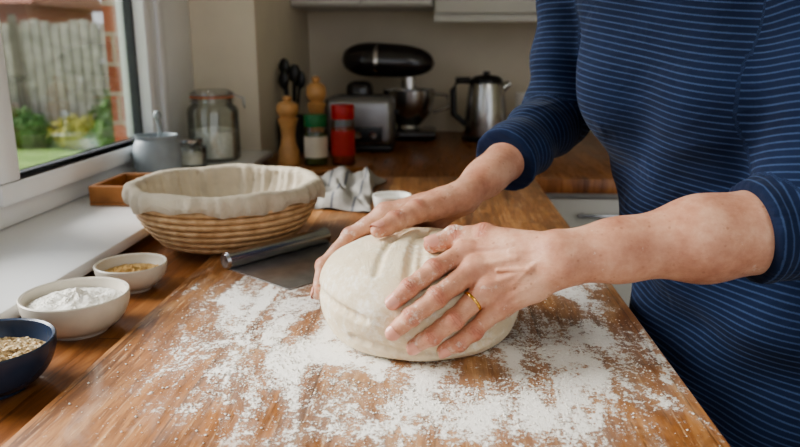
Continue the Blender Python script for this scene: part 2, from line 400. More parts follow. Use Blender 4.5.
def mk(name,P,Q,m,attrs=None,parent=None):
    me=bpy.data.meshes.new(name)
    me.vertices.add(len(P)); me.vertices.foreach_set('co',P.astype(np.float32).ravel())
    me.loops.add(Q.size); me.loops.foreach_set('vertex_index',Q.astype(np.int32).ravel())
    me.polygons.add(len(Q)); me.polygons.foreach_set('loop_start',np.arange(0,Q.size,4,dtype=np.int32))
    try: me.polygons.foreach_set('loop_total',np.full(len(Q),4,np.int32))
    except Exception: pass
    me.update(calc_edges=True); me.validate()
    me.polygons.foreach_set('use_smooth',np.ones(len(me.polygons),bool))
    for k,a in (attrs or {}).items():
        at=me.attributes.new(k,'FLOAT','POINT'); at.data.foreach_set('value',a.astype(np.float32))
    me.materials.append(m); ob=bpy.data.objects.new(name,me); sc.collection.objects.link(ob)
    if parent: ob.parent=parent
    return ob
def empty(name):
    e=bpy.data.objects.new(name,None); e.empty_display_size=.1; sc.collection.objects.link(e); return e

# ================================================================ ROOM
XW=-.55; YB=3.0; CEIL=1.485; FL=-.915
wy0,wy1=.25,2.13; wz1=1.1
b=B('wall_left')
def bx(bd,lo,hi,m,bev=0): c=[(p+q)/2 for p,q in zip(lo,hi)]; d=[q-p for p,q in zip(lo,hi)]; bd.box(c,d,m,bev)
bx(b,(-.80,-1.6,FL),(XW,wy0,CEIL),M['wall']); bx(b,(-.80,wy1,FL),(XW,YB,CEIL),M['wall'])
bx(b,(-.80,wy0,FL),(XW,wy1,-.002),M['wall']); bx(b,(-.80,wy0,wz1),(XW,wy1,CEIL),M['wall']); b.done()
b=B('wall_outer_brick'); xb=-.853; bx(b,(xb,1.80,FL),(-.812,YB,CEIL),M['brick']); bx(b,(xb,-1.6,FL),(-.812,wy0,CEIL),M['brick']); bx(b,(xb,wy0,FL),(-.812,1.80,-.03),M['brick']); b.done()
simple_box('wall_back',(-.80,YB,FL),(2.6,YB+.12,CEIL),M['wall'])
simple_box('wall_right',(2.6,-1.6,FL),(2.72,YB+.12,CEIL),M['wall'])
simple_box('floor',(-.80,-1.6,FL-.1),(2.72,YB+.12,FL),M['floor'])
simple_box('ceiling',(-.80,-1.6,CEIL),(2.72,YB+.12,CEIL+.1),M['ceil'])
b=B('window_sill'); bx(b,(-.80,wy0,0),(-.512,wy1,.02),M['sill'],.004); b.done()
b=B('window_1')
def fr(lo,hi,m=None,bev=.006): bx(b,lo,hi,m or M['upvc'],bev)
fr((-.81,wy0,.02),(-.745,wy1,.062)); fr((-.81,wy0,1.03),(-.745,wy1,wz1)); fr((-.81,1.80,.062),(-.745,wy1,1.03)); fr((-.81,wy0,.062),(-.745,wy0+.06,1.03))
fr((-.81,1.04,.062),(-.745,1.11,1.03)); fr((-.745,1.86,.02),(-.735,1.90,1.03),None,.003)
for (a,c) in ((wy0+.06,1.04),(1.11,1.80)):
    fr((-.80,a,.062),(-.728,c,.100)); fr((-.80,a,.98),(-.728,c,1.03)); fr((-.80,a,.100),(-.728,a+.06,.98)); fr((-.80,c-.045,.100),(-.728,c,.98))
    for lo,hi in (((-.774,a+.06,.100),(-.758,a+.066,.98)),((-.776,c-.056,.100),(-.756,c-.045,.98)),((-.774,a+.06,.100),(-.758,c-.045,.104)),((-.774,a+.06,.974),(-.758,c-.045,.98))): fr(lo,hi,M['rubber'],0)
    fr((-.768,a+.06,.100),(-.764,c-.045,.98),M['pane'],0)
b.done()
b=B('kitchen_worktop'); bx(b,(XW,.0,-.055),(.245,1.868,-.015),M['worktop'],.004)
b.done(origin=(0,0,-.055))
b=B('kitchen_worktop'); bx(b,(XW,1.87,-.055),(1.6,YB,-.015),M['worktop_far'],.004); o=b.done(origin=(0,0,-.055))
b=B('base_cabinet'); bx(b,(XW+.04,.02,FL+.1),(.215,1.86,-.056),M['cab'],.002); bx(b,(XW+.04,.05,FL),(.16,1.86,FL+.1),M['cab'])
for i in range(3):
    y=.04+i*.6; bx(b,(.215,y,FL+.12),(.233,y+.59,-.075),M['cab'],.003)
b.done()
b=B('drawer_cabinet'); bx(b,(.245,1.92,FL+.1),(1.6,YB-.01,-.056),M['cab'],.002); bx(b,(.245,1.97,FL),(1.6,YB-.01,FL+.1),M['cab'])
for i in range(3):
    x=.25+i*.45
    for z0,z1 in ((-.21,-.075),(-.50,-.215),(FL+.12,-.505)):
        bx(b,(x,1.90,z0),(x+.44,1.92,z1),M['cab'],.004)
        bx(b,(x+.13,1.88,z1-.05),(x+.31,1.89,z1-.04),M['steel'],.003); bx(b,(x+.14,1.885,z1-.05),(x+.15,1.902,z1-.04),M['steel']); bx(b,(x+.29,1.885,z1-.05),(x+.30,1.902,z1-.04),M['steel'])
b.done()
b=B('wall_cabinet'); bx(b,(XW,2.66,.475),(-.03,YB,CEIL),M['cab'],.002)
for i in range(2): bx(b,(XW+.005+i*.26,2.64,.48),(XW+.255+i*.26,2.66,CEIL-.02),M['cab'],.004)
b.done()
b=B('wall_cabinet'); bx(b,(-.025,2.66,.445),(1.4,YB,CEIL),M['cab'],.002); bx(b,(-.025,2.655,.42),(1.4,2.68,.445),M['cab'],.002)
for i in range(3): bx(b,(-.02+i*.47,2.64,.45),(.44+i*.47,2.66,CEIL-.02),M['cab'],.004)
b.done()
simple_box('pastry_board',(-.362,.12,-.0148),(.247,1.80,0),M['board'],.003)
bpy.data.objects['pastry_board'].data.transform(Matrix.Translation(bpy.data.objects['pastry_board'].location)); bpy.data.objects['pastry_board'].location=(0,0,0)

# ================================================================ small objects
def bowl_prof(R,H,rb,t=.004,foot=.004):
    o=[(0,foot*.5),(rb*.85,foot*.5),(rb*.9,0),(rb,0),(rb,foot)]
    n=16
    for i in range(1,n+1):
        s=i/n; o.append((rb+(R-rb)*math.sin(s*math.pi/2)**.9,foot+(H-foot)*s**1.45))
    o+=[(R-t*.3,H+t*.35),(R-t,H)]
    inn=[]
    for i in range(n-1,-1,-1):
        s=i/n; inn.append((max(rb+(R-rb)*math.sin(s*math.pi/2)**.9-t,0),foot+t+(H-foot-t)*s**1.45))
    return o,[(R-t,H)]+inn+[(0,foot+t)]
def bowl(name,c,R,H,rb,mo,mi,fill=None,fl=.6,heap=.01,grain=.0006,flakes=0):
    b=B(name); o,i=bowl_prof(R,H,rb); b.lathe(o,c,mo); b.lathe(i,c,mi)
    b.done()
    if fill:
        zf=.004+(H-.004)*fl; s=fl**(1/1.45); rf=rb+(R-rb)*math.sin(s*math.pi/2)**.9-.0050
        g=B(fill[0]); G=rng.randn(200,60)*grain
        def hz(a,v): return heap*(v**.8)*(1+.25*math.sin(a*2+v*5))+.0022*math.sin(5*a+3+11*v)*v+.0014*math.sin(9*a-13*v)*v
        def fn(u,v):
            a=2*math.pi*u; r=rf*(1-v); k=0 if v>.97 else G[int(round(u*96))%96,int(round(v*39))]
            return (c[0]+r*math.cos(a),c[1]+r*math.sin(a),c[2]+zf+(hz(a,v) if v<.97 else heap)+k)
        g.surf(fn,96,40,fill[1],cu=True)
        Vs=[];Fs=[]
        for q in range(flakes):
            a=rng.rand()*2*math.pi; rr=rf*math.sqrt(rng.rand())*.95; v=1-rr/rf; p=V(c[0]+rr*math.cos(a),c[1]+rr*math.sin(a),c[2]+zf+hz(a,v)+.001)
            n=nrm(V(rng.randn()*.5,rng.randn()*.5,1)); u=nrm(np.cross(n,rng.randn(3))); w=np.cross(n,u); R_=.0022*(.7+.6*rng.rand()); o_=len(Vs)
            for k in range(6): Vs.append(p+R_*(u*math.cos(k*math.pi/3)+w*.75*math.sin(k*math.pi/3)))
            Fs.append(tuple(range(o_,o_+6)))
        if flakes: g.add(Vs,Fs,M['oat2'],False)
        return g.done()
CT=-.015
bowl('flour_bowl',(-.441,.785,CT),.063,.047,.035,M['ceramic'],M['ceramic_in'],('flour_heap',M['flour']),.72,.013,.0005)
bowl('oat_bowl',(-.452,.630,CT),.064,.050,.034,M['navy'],M['navy'],('oat_flakes',M['oats']),.60,.005,.0006,700)
bowl('yeast_bowl',(-.440,.94,CT),.050,.038,.026,M['ceramic'],M['ceramic'],('dried_yeast',M['yeast']),.6,.004,.0006)
bc=(-.366,1.172,.0003)
b=B('proofing_basket')
pr=[(0,.004)]; H=.092
nc=8
def br_(z): s=z/H; return .106+.049*math.sin(max(0,min(1,s))*math.pi/2)**.85
for i in range(8): pr.append((br_(0)*i/8,.002+.002*math.cos(i*math.pi)))
for i in range(nc*10+1):
    z=H*i/(nc*10); ph=(i%10)/10; pr.append((br_(z)+.007*math.sqrt(max(0,1-(2*ph-1)**2))-.002,z))
for i in range(20,-1,-1):
    z=.008+(H-.008)*i/20; pr.append((br_(z)-.008,z))
pr.append((0,.008)); b.lathe(pr,bc,M['rattan'],96); 
def liner(u,v):
    a=2*math.pi*u
    w=.0013*math.sin(23*a+1.3*math.sin(3*a))+.0012*math.sin(11*a+1)+.0012*math.sin(41*a+2*math.sin(5*a))
    if v<.5:
        s=v/.5; z=.014+(H+.004-.014)*s**1.8; r=(br_(H*max(0,s**1.8))-.013)*min(1,s*2.2)**.7 if s<.5 else br_(H*s**1.8)-.013
        r+=w*1.6*s; z+=.001*math.sin(9*a+5*s)
    elif v<.65:
        s=(v-.5)/.15; th=math.pi*s; rc=br_(H)-.0015; r=rc-.0115*math.cos(th)+w*(.7+.3*s); z=H+.004+.009*math.sin(th)+.0015*math.sin(7*a+2)
    else:
        s=(v-.65)/.35; d=.020+.004*math.sin(5*a+.7)+.003*math.sin(13*a)
        z=H+.004-d*s; r=br_(max(0,z))+.010+w*(1+1.2*s)+.002*math.sin(math.pi*s)
    return (bc[0]+r*math.cos(a),bc[1]+r*math.sin(a),bc[2]+z)
b.surf(liner,240,44,M['linen'],cu=True); b.done()
b=B('bench_scraper'); A=V(-.316,.990,.0); hdir=nrm(V(.62,.78,0)); pd=V(hdir[1],-hdir[0],0)
L=.20; W=.145; c=A+hdir*L/2+pd*W/2; ang=math.atan2(hdir[1],hdir[0])
b.box((c[0],c[1],.0012),(L,W,.0018),M['blade'],.0004,rz=ang)
hp=[A+V(0,0,.0135)-hdir*.004,A+V(0,0,.0135),A+hdir*L+V(0,0,.0135),A+hdir*(L+.004)+V(0,0,.0135)]
b.tube(hp,[.010,.0135,.0135,.010],M['handle'],24); b.done()
b=B('tea_towel')
def tw(u,v):
    p=2*u-1; q=2*v-1
    x=-.222+.078*p*(1+.12*math.sin(v*7+1)); y=1.57+.19*q+.02*math.sin(4*u)
    e=(max(0,1-abs(p)**4)*max(0,1-abs(q)**4))**.7
    z=.0015+e*(.020+.013*math.sin(7*v+3*u)+.009*math.sin(13*u+4*v)+.006*math.sin(19*v-11*u)+.003*math.sin(31*u+17*v))+.002*(1+math.sin(15*u+9*v))
    return (x+.006*math.sin(11*v+9*u),y,max(.001,z))
b.surf(tw,80,110,M['towel']); b.done()
b=B('ramekin'); c=(-.096,1.415,0.0005)
b.lathe([(0,0),(.034,0),(.036,.002),(.040,.028),(.0405,.030),(.0375,.030),(.0345,.005),(0,.004)],c,M['white']); b.done()
b=B('wooden_tray'); cx,cy=-.635,1.40
bx(b,(cx-.055,cy-.08,.0202),(cx+.055,cy+.08,.028),M['oakd'],.002)
for s in(-1,1): bx(b,(cx+s*.05-.005,cy-.08,.028),(cx+s*.05+.005,cy+.08,.06),M['oakd'],.002); bx(b,(cx-.05,cy+s*.075-.005,.028),(cx+.05,cy+s*.075+.005,.06),M['oakd'],.002)
b.done()
b=B('salt_pot'); c=(-.668,1.62,.0203)
b.lathe([(0,0),(.040,0),(.046,.006),(.054,.03),(.056,.06),(.052,.085),(.046,.096),(.048,.104),(.050,.106),(.046,.106),(.043,.098),(.048,.08),(.05,.05),(.03,.02),(0,.02)],c,M['greypot'])
b.tube([(c[0]+.0,c[1],c[2]+.05),(c[0]+.015,c[1]-.01,c[2]+.12),(c[0]+.012,c[1]-.012,c[2]+.15)],[.004,.005,.006],M['greypot']); b.ell((c[0]+.012,c[1]-.012,c[2]+.152),(.009,.009,.012),M['greypot']); b.done()
def jar(name,c,r,h,fill,fm,clip=True):
    b=B(name)
    b.lathe([(0,0),(r*.9,0),(r,.006),(r,h*.68),(r*.96,h*.74),(r*.80,h*.80),(r*.78,h*.86),(r*.84,h*.87),(r*.84,h*.885),(r*.74,h*.885),(r*.74,h*.80),(r*.92,h*.73),(r*.965,h*.67),(r*.965,.01),(0,.008)],c,M['glass'],64)
    b.lathe([(0,.0095),(r*.95,.0105),(r*.95,h*fill),(r*.6,h*fill+.006),(0,h*fill+.012)],c,fm,48)
    if clip:
        b.lathe([(0,h*.905),(r*.82,h*.905),(r*.86,h*.93),(r*.84,h*.965),(r*.6,h),(0,h*1.0)],c,M['glass'],48)
        b.lathe([(r*.76,h*.885),(r*.86,h*.885),(r*.87,h*.895),(r*.86,h*.905),(r*.76,h*.905)],c,M['seal'],48)
        for zz in (.84,.935):
            b.tube([(c[0]+r*.87*math.cos(a),c[1]+r*.87*math.sin(a),c[2]+h*zz) for a in np.linspace(0,2*math.pi,40)],.0016,M['chrome'],8)
        b.tube([(c[0]+r*.87,c[1]-.012,c[2]+h*.93),(c[0]+r*1.25,c[1]-.012,c[2]+h*.88),(c[0]+r*1.3,c[1],c[2]+h*.74),(c[0]+r*1.25,c[1]+.012,c[2]+h*.88),(c[0]+r*.87,c[1]+.012,c[2]+h*.93)],.0018,M['chrome'],8)
    else: b.lathe([(0,h*.89),(r*.8,h*.89),(r*.82,h*.9),(r*.82,h*.98),(r*.78,h),(0,h)],c,M['steel'],40)
    b.done()
jar('storage_jar',(-.632,1.94,.0203),.070,.195,.42,M['flour'])
jar('glass_jar',(-.655,1.80,.0203),.043,.075,.45,M['ceramic_in'],False)
b=B('round_wooden_board'); c=(-.335,2.03,CT+.0002)
b.lathe([(0,0),(.135,0),(.14,.004),(.14,.011),(.136,.015),(0,.015)],c,M['oakd'],64); b.done()
def mill(name,x,y,h,m,s=1):
    b=B(name); c=(x,y,.0005)
    P=[(0,0),(.026,0),(.027,.04),(.024,.12),(.024,.2),(.018,.3),(.0155,.42),(.018,.55),(.023,.64),(.024,.67),(.018,.69),(.018,.70),(.022,.72),(.026,.79),(.024,.87),(.015,.915),(.008,.925),(.008,.935),(.011,.955),(.010,.985),(.004,1),(0,1)]
    b.lathe([(r*s,z*h) for r,z in P],c,m,40); b.done()
mill('pepper_mill',-.432,1.99,.195,M['beech'],1.25); 
mill('pepper_mill',-.370,2.115,.245,M['beech'],1.2)
def spice(name,x,y,h,r,lid,cont,lab):
    b=B(name); c=(x,y,.0005)
    b.lathe([(0,0),(r*.92,0),(r,.004),(r,h*.70),(r*.86,h*.76),(r*.86,h*.78),(0,h*.78)],c,M['glass'],40)
    b.lathe([(0,.003),(r*.93,.004),(r*.93,h*.62),(0,h*.63)],c,cont,32)
    b.lathe([(r*1.01,h*.16),(r*1.015,h*.16),(r*1.015,h*.58),(r*1.01,h*.58)],c,lab,40)
    b.lathe([(0,h*.765),(r*.95,h*.765),(r*.97,h*.78),(r*.97,h*.97),(r*.92,h),(0,h)],c,lid,40); b.done()
spice('spice_jar',-.352,1.985,.143,.034,M['lid_green'],M['spice_green'],M['label'])
spice('spice_jar',-.275,1.995,.170,.034,M['lid_red'],M['spice_red'],M['label_red'])
b=B('utensil_crock'); c=(-.495,2.36,CT)
b.lathe([(0,0),(.042,0),(.046,.005),(.046,.12),(.043,.122),(.041,.118),(.041,.01),(0,.01)],c,M['black'],40)
for i in range(5):
    a=i*1.3; e=V(c[0]+.03*math.cos(a),c[1]+.03*math.sin(a),c[2]+.24+.02*(i%3)); b.tube([(c[0],c[1],c[2]+.02),tuple(e)],.005,M['black'],8); b.ell(tuple(e),(.018,.008,.03),M['black'])
b.done()
b=B('toaster'); c=(-.270,2.42)
b.box((c[0],c[1],CT+.100),(.235,.165,.17),M['steel2'],.03,seg=5)
b.box((c[0],c[1],CT+.012),(.225,.155,.02),M['black'],.004)
for s in(-1,1): b.box((c[0],c[1]+s*.032,CT+.1835),(.15,.026,.006),M['black'],.001)
b.box((c[0]+.121,c[1],CT+.13),(.02,.04,.018),M['black'],.004)
b.box((c[0],c[1]-.084,CT+.06),(.16,.004,.05),M['black'],.001)
for s in(-.05,0,.05): b.tube([(c[0]+s,c[1]-.085,CT+.06),(c[0]+s,c[1]-.098,CT+.06)],.012,M['chrome'],20)
b.done()
b=B('stand_mixer'); x0,y0=-.19,2.76
b.box((x0,y0,CT+.02),(.36,.20,.035),M['mixer'],.016,seg=4)
b.box((x0-.12,y0,CT+.12),(.10,.12,.2),M['mixer'],.03,seg=4)
def mh(u,v):
    t=abs(2*v-1); e=(1-t**3.2)**.5*(1.0-.16*v); a=2*math.pi*u
    return (x0-.19+.36*v, y0+.074*math.cos(a)*e, CT+.285+.012*(1-v)+.076*math.sin(a)*e*(1 if math.sin(a)>0 else .82))
b.surf(mh,36,34,M['mixer'],cu=True)
b.tube([(x0+.07,y0,CT+.235),(x0+.07,y0,CT+.19)],.03,M['chrome'],24)
b.surf(lambda u,v:(x0-.06+.014*v,y0+.0755*math.cos(2*math.pi*u)*.94,CT+.291+.0765*math.sin(2*math.pi*u)*(.94 if math.sin(2*math.pi*u)>0 else .78)),36,2,M['chrome'],cu=True)
b.lathe([(0,.0),(.05,.0),(.045,.012),(.05,.02),(.085,.06),(.098,.11),(.10,.145),(.103,.147),(.097,.147),(.094,.11),(.08,.06),(0,.03)],(x0+.07,y0,CT+.04),M['steel'],48)
b.tube([(x0+.17,y0,CT+.17),(x0+.22,y0,CT+.165),(x0+.225,y0,CT+.12),(x0+.165,y0,CT+.10)],.006,M['steel'],10)
b.done()
b=B('electric_kettle'); c=(.175,2.70,CT+.0)
b.lathe([(0,0),(.085,0),(.088,.004),(.088,.016),(.08,.02),(0,.02)],c,M['black'],48)
b.lathe([(0,.021),(.078,.021),(.080,.03),(.076,.12),(.066,.20),(.062,.215),(0,.215)],c,M['steel'],48)
b.lathe([(0,.215),(.062,.215),(.06,.228),(.045,.24),(.012,.245),(.012,.258),(0,.26)],c,M['black'],48)
b.tube([(c[0]-.06,c[1],c[2]+.225),(c[0]-.11,c[1],c[2]+.225),(c[0]-.125,c[1],c[2]+.19),(c[0]-.12,c[1],c[2]+.1),(c[0]-.075,c[1],c[2]+.06)],[.013,.013,.012,.012,.01],M['black'],16)
b.tube([(c[0]+.05,c[1],c[2]+.19),(c[0]+.09,c[1],c[2]+.215)],[.02,.01],M['steel'],16)
b.done()
b=B('coffee_canister'); c=(.34,2.72,CT)
b.lathe([(0,0),(.05,0),(.052,.004),(.052,.15),(.054,.152),(.054,.175),(.05,.18),(0,.18)],c,M['white'],40); b.done()

# ================================================================ DOUGH
dc=V(-.02,.782,.048); dr=V(.118,.122,.0635); dn=2.4
F=Field((-.16,.635,-.002),(.12,.93,.13),.0018)
g=F.grid((slice(None),)*3); X,Y,Z=g
wob=1+.011*np.sin(X*38+1)*np.cos(Y*31)+.007*np.sin(Z*70+X*30)+.004*np.sin(X*90+Y*50+2*np.sin(Z*60))+.002*np.sin(Y*130-X*60+Z*90)
rho=np.sqrt(((X-dc[0])/dr[0])**2+((Y-dc[1])/dr[1])**2)
zl=np.where(Z<dc[2],(Z-dc[2])*.86,Z-dc[2])
F.f=(((rho**dn+np.abs(zl/dr[2])**dn)**(1/dn)-wob)*.075).astype(np.float32)
F.f=smax(F.f,(0.0004-Z)+0*X+0*Y,.006)
def onsurf(p,off=0.0):
    p=np.asarray(p,float); r=dr+off; q=(p-dc)/r; k=((math.hypot(q[0],q[1]))**dn+abs(q[2])**dn)**(1/dn); return dc+(p-dc)/k
def dnorm(p):
    q=(np.asarray(p,float)-dc)/dr; rr=math.hypot(q[0],q[1])+1e-9
    gx=rr**(dn-2)*q[0]/dr[0]; gy=rr**(dn-2)*q[1]/dr[1]; gz=abs(q[2])**(dn-1)*np.sign(q[2])/dr[2]
    return nrm((gx,gy,gz))
def groove(pts,r=.0018,k=.005,dep=-.0003,sgn=1):
    P=[onsurf(p,dep) for p in pts]
    for a,c in zip(P[:-1],P[1:]):
        m=r+k+.008; lo=np.minimum(a,c)-m; hi=np.maximum(a,c)+m; sl=F.sl(lo,hi); d=capd(F.grid(sl),a,c,r,r); F.f[sl]=smax(F.f[sl],-d,k) if sgn>0 else smin(F.f[sl],d,k)
def arc(p0,p1,p2,n=12):
    p0,p1,p2=map(lambda p:np.array(p,float),(p0,p1,p2)); return [(1-t)**2*p0+2*t*(1-t)*p1+t*t*p2 for t in np.linspace(0,1,n)]
groove(arc((-.02,.83,.12),(-.030,.73,.13),(-.03,.67,.09)),.0024,.008)
groove(arc((-.012,.83,.12),(-.018,.74,.13),(-.016,.68,.10)),.0020,.007)
groove(arc((-.04,.84,.12),(-.058,.76,.12),(-.062,.70,.09)),.0016,.007)
groove(arc((.02,.80,.12),(.05,.80,.12),(.08,.78,.09)),.0018)
groove(arc((.03,.70,.03),(.06,.70,.03),(.085,.73,.04)),.0022)
groove(arc((-.08,.70,.028),(-.02,.66,.018),(.06,.69,.018)),.0020,.007)
groove(arc((-.13,.78,.05),(-.12,.72,.06),(-.07,.68,.05)),.0014,.007)
P,Q=surface_nets(F); P=lap(P,Q,3); mk('bread_dough',P,Q,M['dough'])

# ================================================================ PERSON
person=empty('woman_kneading')
def hand(name,W,El,mcp,fingers,thumb,bounds,h,dors,wr,fr,press=.0012,parent=person):
    """one continuous SDF skin surface: forearm, wrist, palm, five fingers"""
    F=Field(bounds[0],bounds[1],h); dors=nrm(dors)
    W=np.array(W,float); El=np.array(El,float); ax=nrm(El-W)
    nrmf=nrm(dors-ax*(dors@ax))
    m1=W+(El-W)*.22; m2=W+(El-W)*.55; m3=W+(El-W)*1.0
    cap_add(F,W,m1,wr,wr*1.05,.01,(nrmf,1.32)); cap_add(F,m1,m2,wr*1.05,fr*.93,.02,(nrmf,1.18)); cap_add(F,m2,m3,fr*.95,fr*1.04,.02,(nrmf,1.08))
    mc=[np.array(p,float) for p in mcp]
    wside=nrm(mc[0]-mc[3]); wpts=[W+wside*wr*.5,W+wside*wr*.18,W-wside*wr*.15,W-wside*wr*.45]
    cap_add(F,W-wside*wr*.45+dors*.009,W-wside*wr*.45+dors*.009,.009,.009,.010)
    for i in range(4):
        a=wpts[i]-dors*.001; c=mc[i]-dors*.002
        cap_add(F,a,c,.0150,.0122,.009)
    for i in range(3):
        cap_add(F,mc[i]-dors*.004,mc[i+1]-dors*.004,.0098,.0098,.008)
        cap_add(F,(wpts[i]+mc[i])/2-dors*.006,(wpts[i+1]+mc[i+1])/2-dors*.006,.012,.012,.010)
    for i in range(4):
        cap_add(F,mc[i]+dors*.0042,mc[i]+dors*.0042-nrm(mc[i]-wpts[i])*.004,.0088,.008,.006)
        cap_add(F,mc[i]+dors*.0090,wpts[i]*.55+mc[i]*.45+dors*.0112,.0026,.0018,.004)
    q=lambda i,t,o: mc[i]*(1-t)+wpts[i]*t+dors*o
    for a,c in ((q(1,.25,.0118)*.5+q(2,.25,.0118)*.5,q(2,.6,.0142)),(q(2,.6,.0142),q(1,.95,.0142)),(q(2,.3,.0112)*.5+q(3,.3,.0112)*.5,q(2,.6,.0142)),(q(0,.5,.0122)*.5+q(1,.5,.0128)*.5,q(1,.95,.0142))): cap_add(F,a,c,.0013,.0015,.003)
    th=[np.array(p,float) for p in thumb]
    pal=F.f.copy()
    def chain(pts,rad,k,dl):
        lo=np.min(pts,0)-.03; hi=np.max(pts,0)+.03; sl=F.sl(lo,hi); g=F.grid(sl); d=None
        for j in range(len(pts)-1):
            e=capd(g,pts[j],pts[j+1],rad[j],rad[j+1]); d=e if d is None else smin(d,e,.0035)
            if 0<j:
                n=dl[j]; e=capd(g,pts[j]+n*.0012,pts[j]+n*.0012,rad[j]*1.06,rad[j]*1.06); d=smin(d,e,.004)
            m=(pts[j]+pts[j+1])/2-dl[j]*.0018; e=capd(g,m,m,rad[j+1]*.98,rad[j+1]*.98); d=smin(d,e,.005)
        F.f[sl]=np.minimum(F.f[sl],smin(pal[sl],d,k))
    FR=[(.0116,.0099,.0089,.0075),(.0118,.0102,.0091,.0077),(.0113,.0097,.0086,.0073),(.0101,.0086,.0077,.0066)]
    allf=[]
    for i,fg in enumerate(fingers):
        r=FR[i]; pts=[mc[i]]
        for j,p in enumerate(fg): pts.append(onsurf(p,r[j+1]-press))
        pts=[np.array(p) for p in pts]; dl=[]
        for j in range(4):
            a=nrm(pts[min(j+1,3)]-pts[max(j-1,0)]); n=dnorm(pts[j]); 
            if j==0: n=nrm(n+dors)
            dl.append(nrm(n-a*(n@a)))
        allf.append((pts,r,dl))
    for pts,r,dl in allf: chain(pts,r,.009,dl)
    tr=(.0170,.0134,.0114,.0094); tdl=[]
    for j in range(4):
        a=nrm(th[min(j+1,3)]-th[max(j-1,0)]); n=nrm(dnorm(th[j])+dors*.6) if j else dors; tdl.append(nrm(n-a*(n@a)))
    chain(th,tr,.014,tdl); allf.append((th,tr,tdl))
    P,Q=surface_nets(F); P=lap(P,Q,3)
    crease=np.zeros(len(P)); red=np.zeros(len(P)); fl=np.zeros(len(P))-.15
    for qi,(pts,r,dl) in enumerate(allf):
        for j in (1,2):
            a=nrm(pts[j+1]-pts[j-1]); w=P-pts[j]; s=w@a; q_=w-np.outer(s,a); rad=np.linalg.norm(q_,axis=1); near=(rad<r[j]*1.5)
            sd_=np.cross(a,dl[j]); lat=(q_@sd_)/r[j]
            dz=np.clip((q_@dl[j])/r[j]*1.3-.2,0,1); sc_=1 if j==1 else .7
            if qi==4 and j==1: sc_*=.4
            cv=sum(np.exp(-((s-o*sc_-.0011*np.sign(o)*(1-lat**2)-.0004*np.sin(5*lat+o*900))/.00055)**2)*wt for o,wt in ((-.0032,.6),(-.0012,.75),(0.0010,.9),(.0034,.6)))
            crease=np.maximum(crease,np.where(near,cv*dz,0)*(1 if not(qi==4 and j==1) else .4)); red=np.maximum(red,np.where(near,np.exp(-(s/.007)**2)*dz,0))
            cvp=np.exp(-(s/.0008)**2)*np.clip(-(q_@dl[j])/r[j],0,1); crease=np.maximum(crease,np.where(near,cvp,0))
        d=np.linalg.norm(P-pts[3],axis=1); red=np.maximum(red,.9*np.exp(-(d/.012)**2))
        for j in range(4):
            d=np.linalg.norm(P-pts[j],axis=1); fl=np.maximum(fl,-.15+(.2+.14*j)*np.exp(-(d/.022)**2))
    for m in mc: red=np.maximum(red,.6*np.exp(-(np.linalg.norm(P-m-dors*.008,axis=1)/.010)**2))
    ob=mk(name,P,Q,M['skin'],{'crease':crease,'red':red,'flour':fl},parent)
    nb=B(name+'_nails')
    for q_,(pts,r,dl) in enumerate(allf):
        a=nrm(pts[3]-pts[2]); n=dnorm(pts[3]) if q_<4 else tdl[3]; n=nrm(n-a*(n@a)); sd=np.cross(a,n); R=r[3]*1.05; ln=.0125 if q_<4 else .0145; T=pts[3]
        def nf(u,v):
            wv=(1-abs(2*v-1)**4*.6)**.6; ph=(u-.5)*2*math.radians(62)*wv
            rr=R+.0007-.0012*max(0,v-.7)/.3
            return T+a*(-.0062+ln*v*(1-.10*(abs(u-.5)*2)**2))+n*(rr*math.cos(ph))+sd*rr*math.sin(ph)
        nb.surf(nf,15,15,M['nail'])
    nb.done(origin=(0,0,0),parent=parent)
    return allf
EL=V(.388,.728,.145); WL=V(.125,.682,.118)
mcpL=[V(.031,.716,.113),V(.038,.694,.101),V(.050,.682,.084),V(.064,.680,.066)]
fingL=[[(-.0055,.6958,.096),(-.0268,.6811,.0831),(-.0415,.6761,.0705)],
       [(-.0031,.6776,.0762),(-.0243,.6716,.0607),(-.0407,.6719,.0449)],
       [(.014,.668,.058),(-.006,.667,.043),(-.023,.668,.031)],
       [(.036,.670,.043),(.021,.668,.032),(.006,.667,.024)]]
thL=[V(.096,.708,.120),V(.050,.732,.125),V(.018,.737,.123),V(-.006,.728,.1165)]
aL=hand('hand_left',WL,EL,mcpL,fingL,thL,((-.07,.61,.005),(.34,.80,.215)),.0012,(-.36,-.80,.48),.0285,.045)
ER=V(.18,1.09,.22); WR=V(.030,.878,.138)
mcpR=[V(-.066,.850,.122),V(-.062,.872,.113),V(-.052,.890,.099),V(-.038,.904,.083)]
fingR=[[(-.107,.84,.093),(-.133,.815,.062),(-.1405,.79,.036)],
       [(-.108,.868,.078),(-.132,.842,.052),(-.142,.818,.03)],
       [(-.095,.888,.062),(-.118,.872,.042),(-.128,.852,.024)],
       [(-.075,.905,.05),(-.093,.893,.034),(-.108,.878,.02)]]
thR=[V(.008,.852,.134),V(-.026,.822,.131),V(-.050,.797,.1245),V(-.068,.775,.1195)]
aR=hand('hand_right',WR,ER,mcpR,fingR,thR,((-.17,.75,.0),(.17,1.06,.25)),.0013,(-.25,.45,.86),.028,.040)
pts,r,dl=aL[2]; c=pts[0]*.58+pts[1]*.42; a=nrm(pts[1]-pts[0]); n=dl[1]; sd=np.cross(a,n)
rb=B('wedding_ring'); rb.surf(lambda u,v:c+(0.0112+.0009*math.cos(2*math.pi*v))*(n*math.cos(2*math.pi*u)+sd*math.sin(2*math.pi*u))+a*.0016*math.sin(2*math.pi*v),48,12,M['gold'],cu=True,cv=True); rb.done(origin=(0,0,0),parent=person)

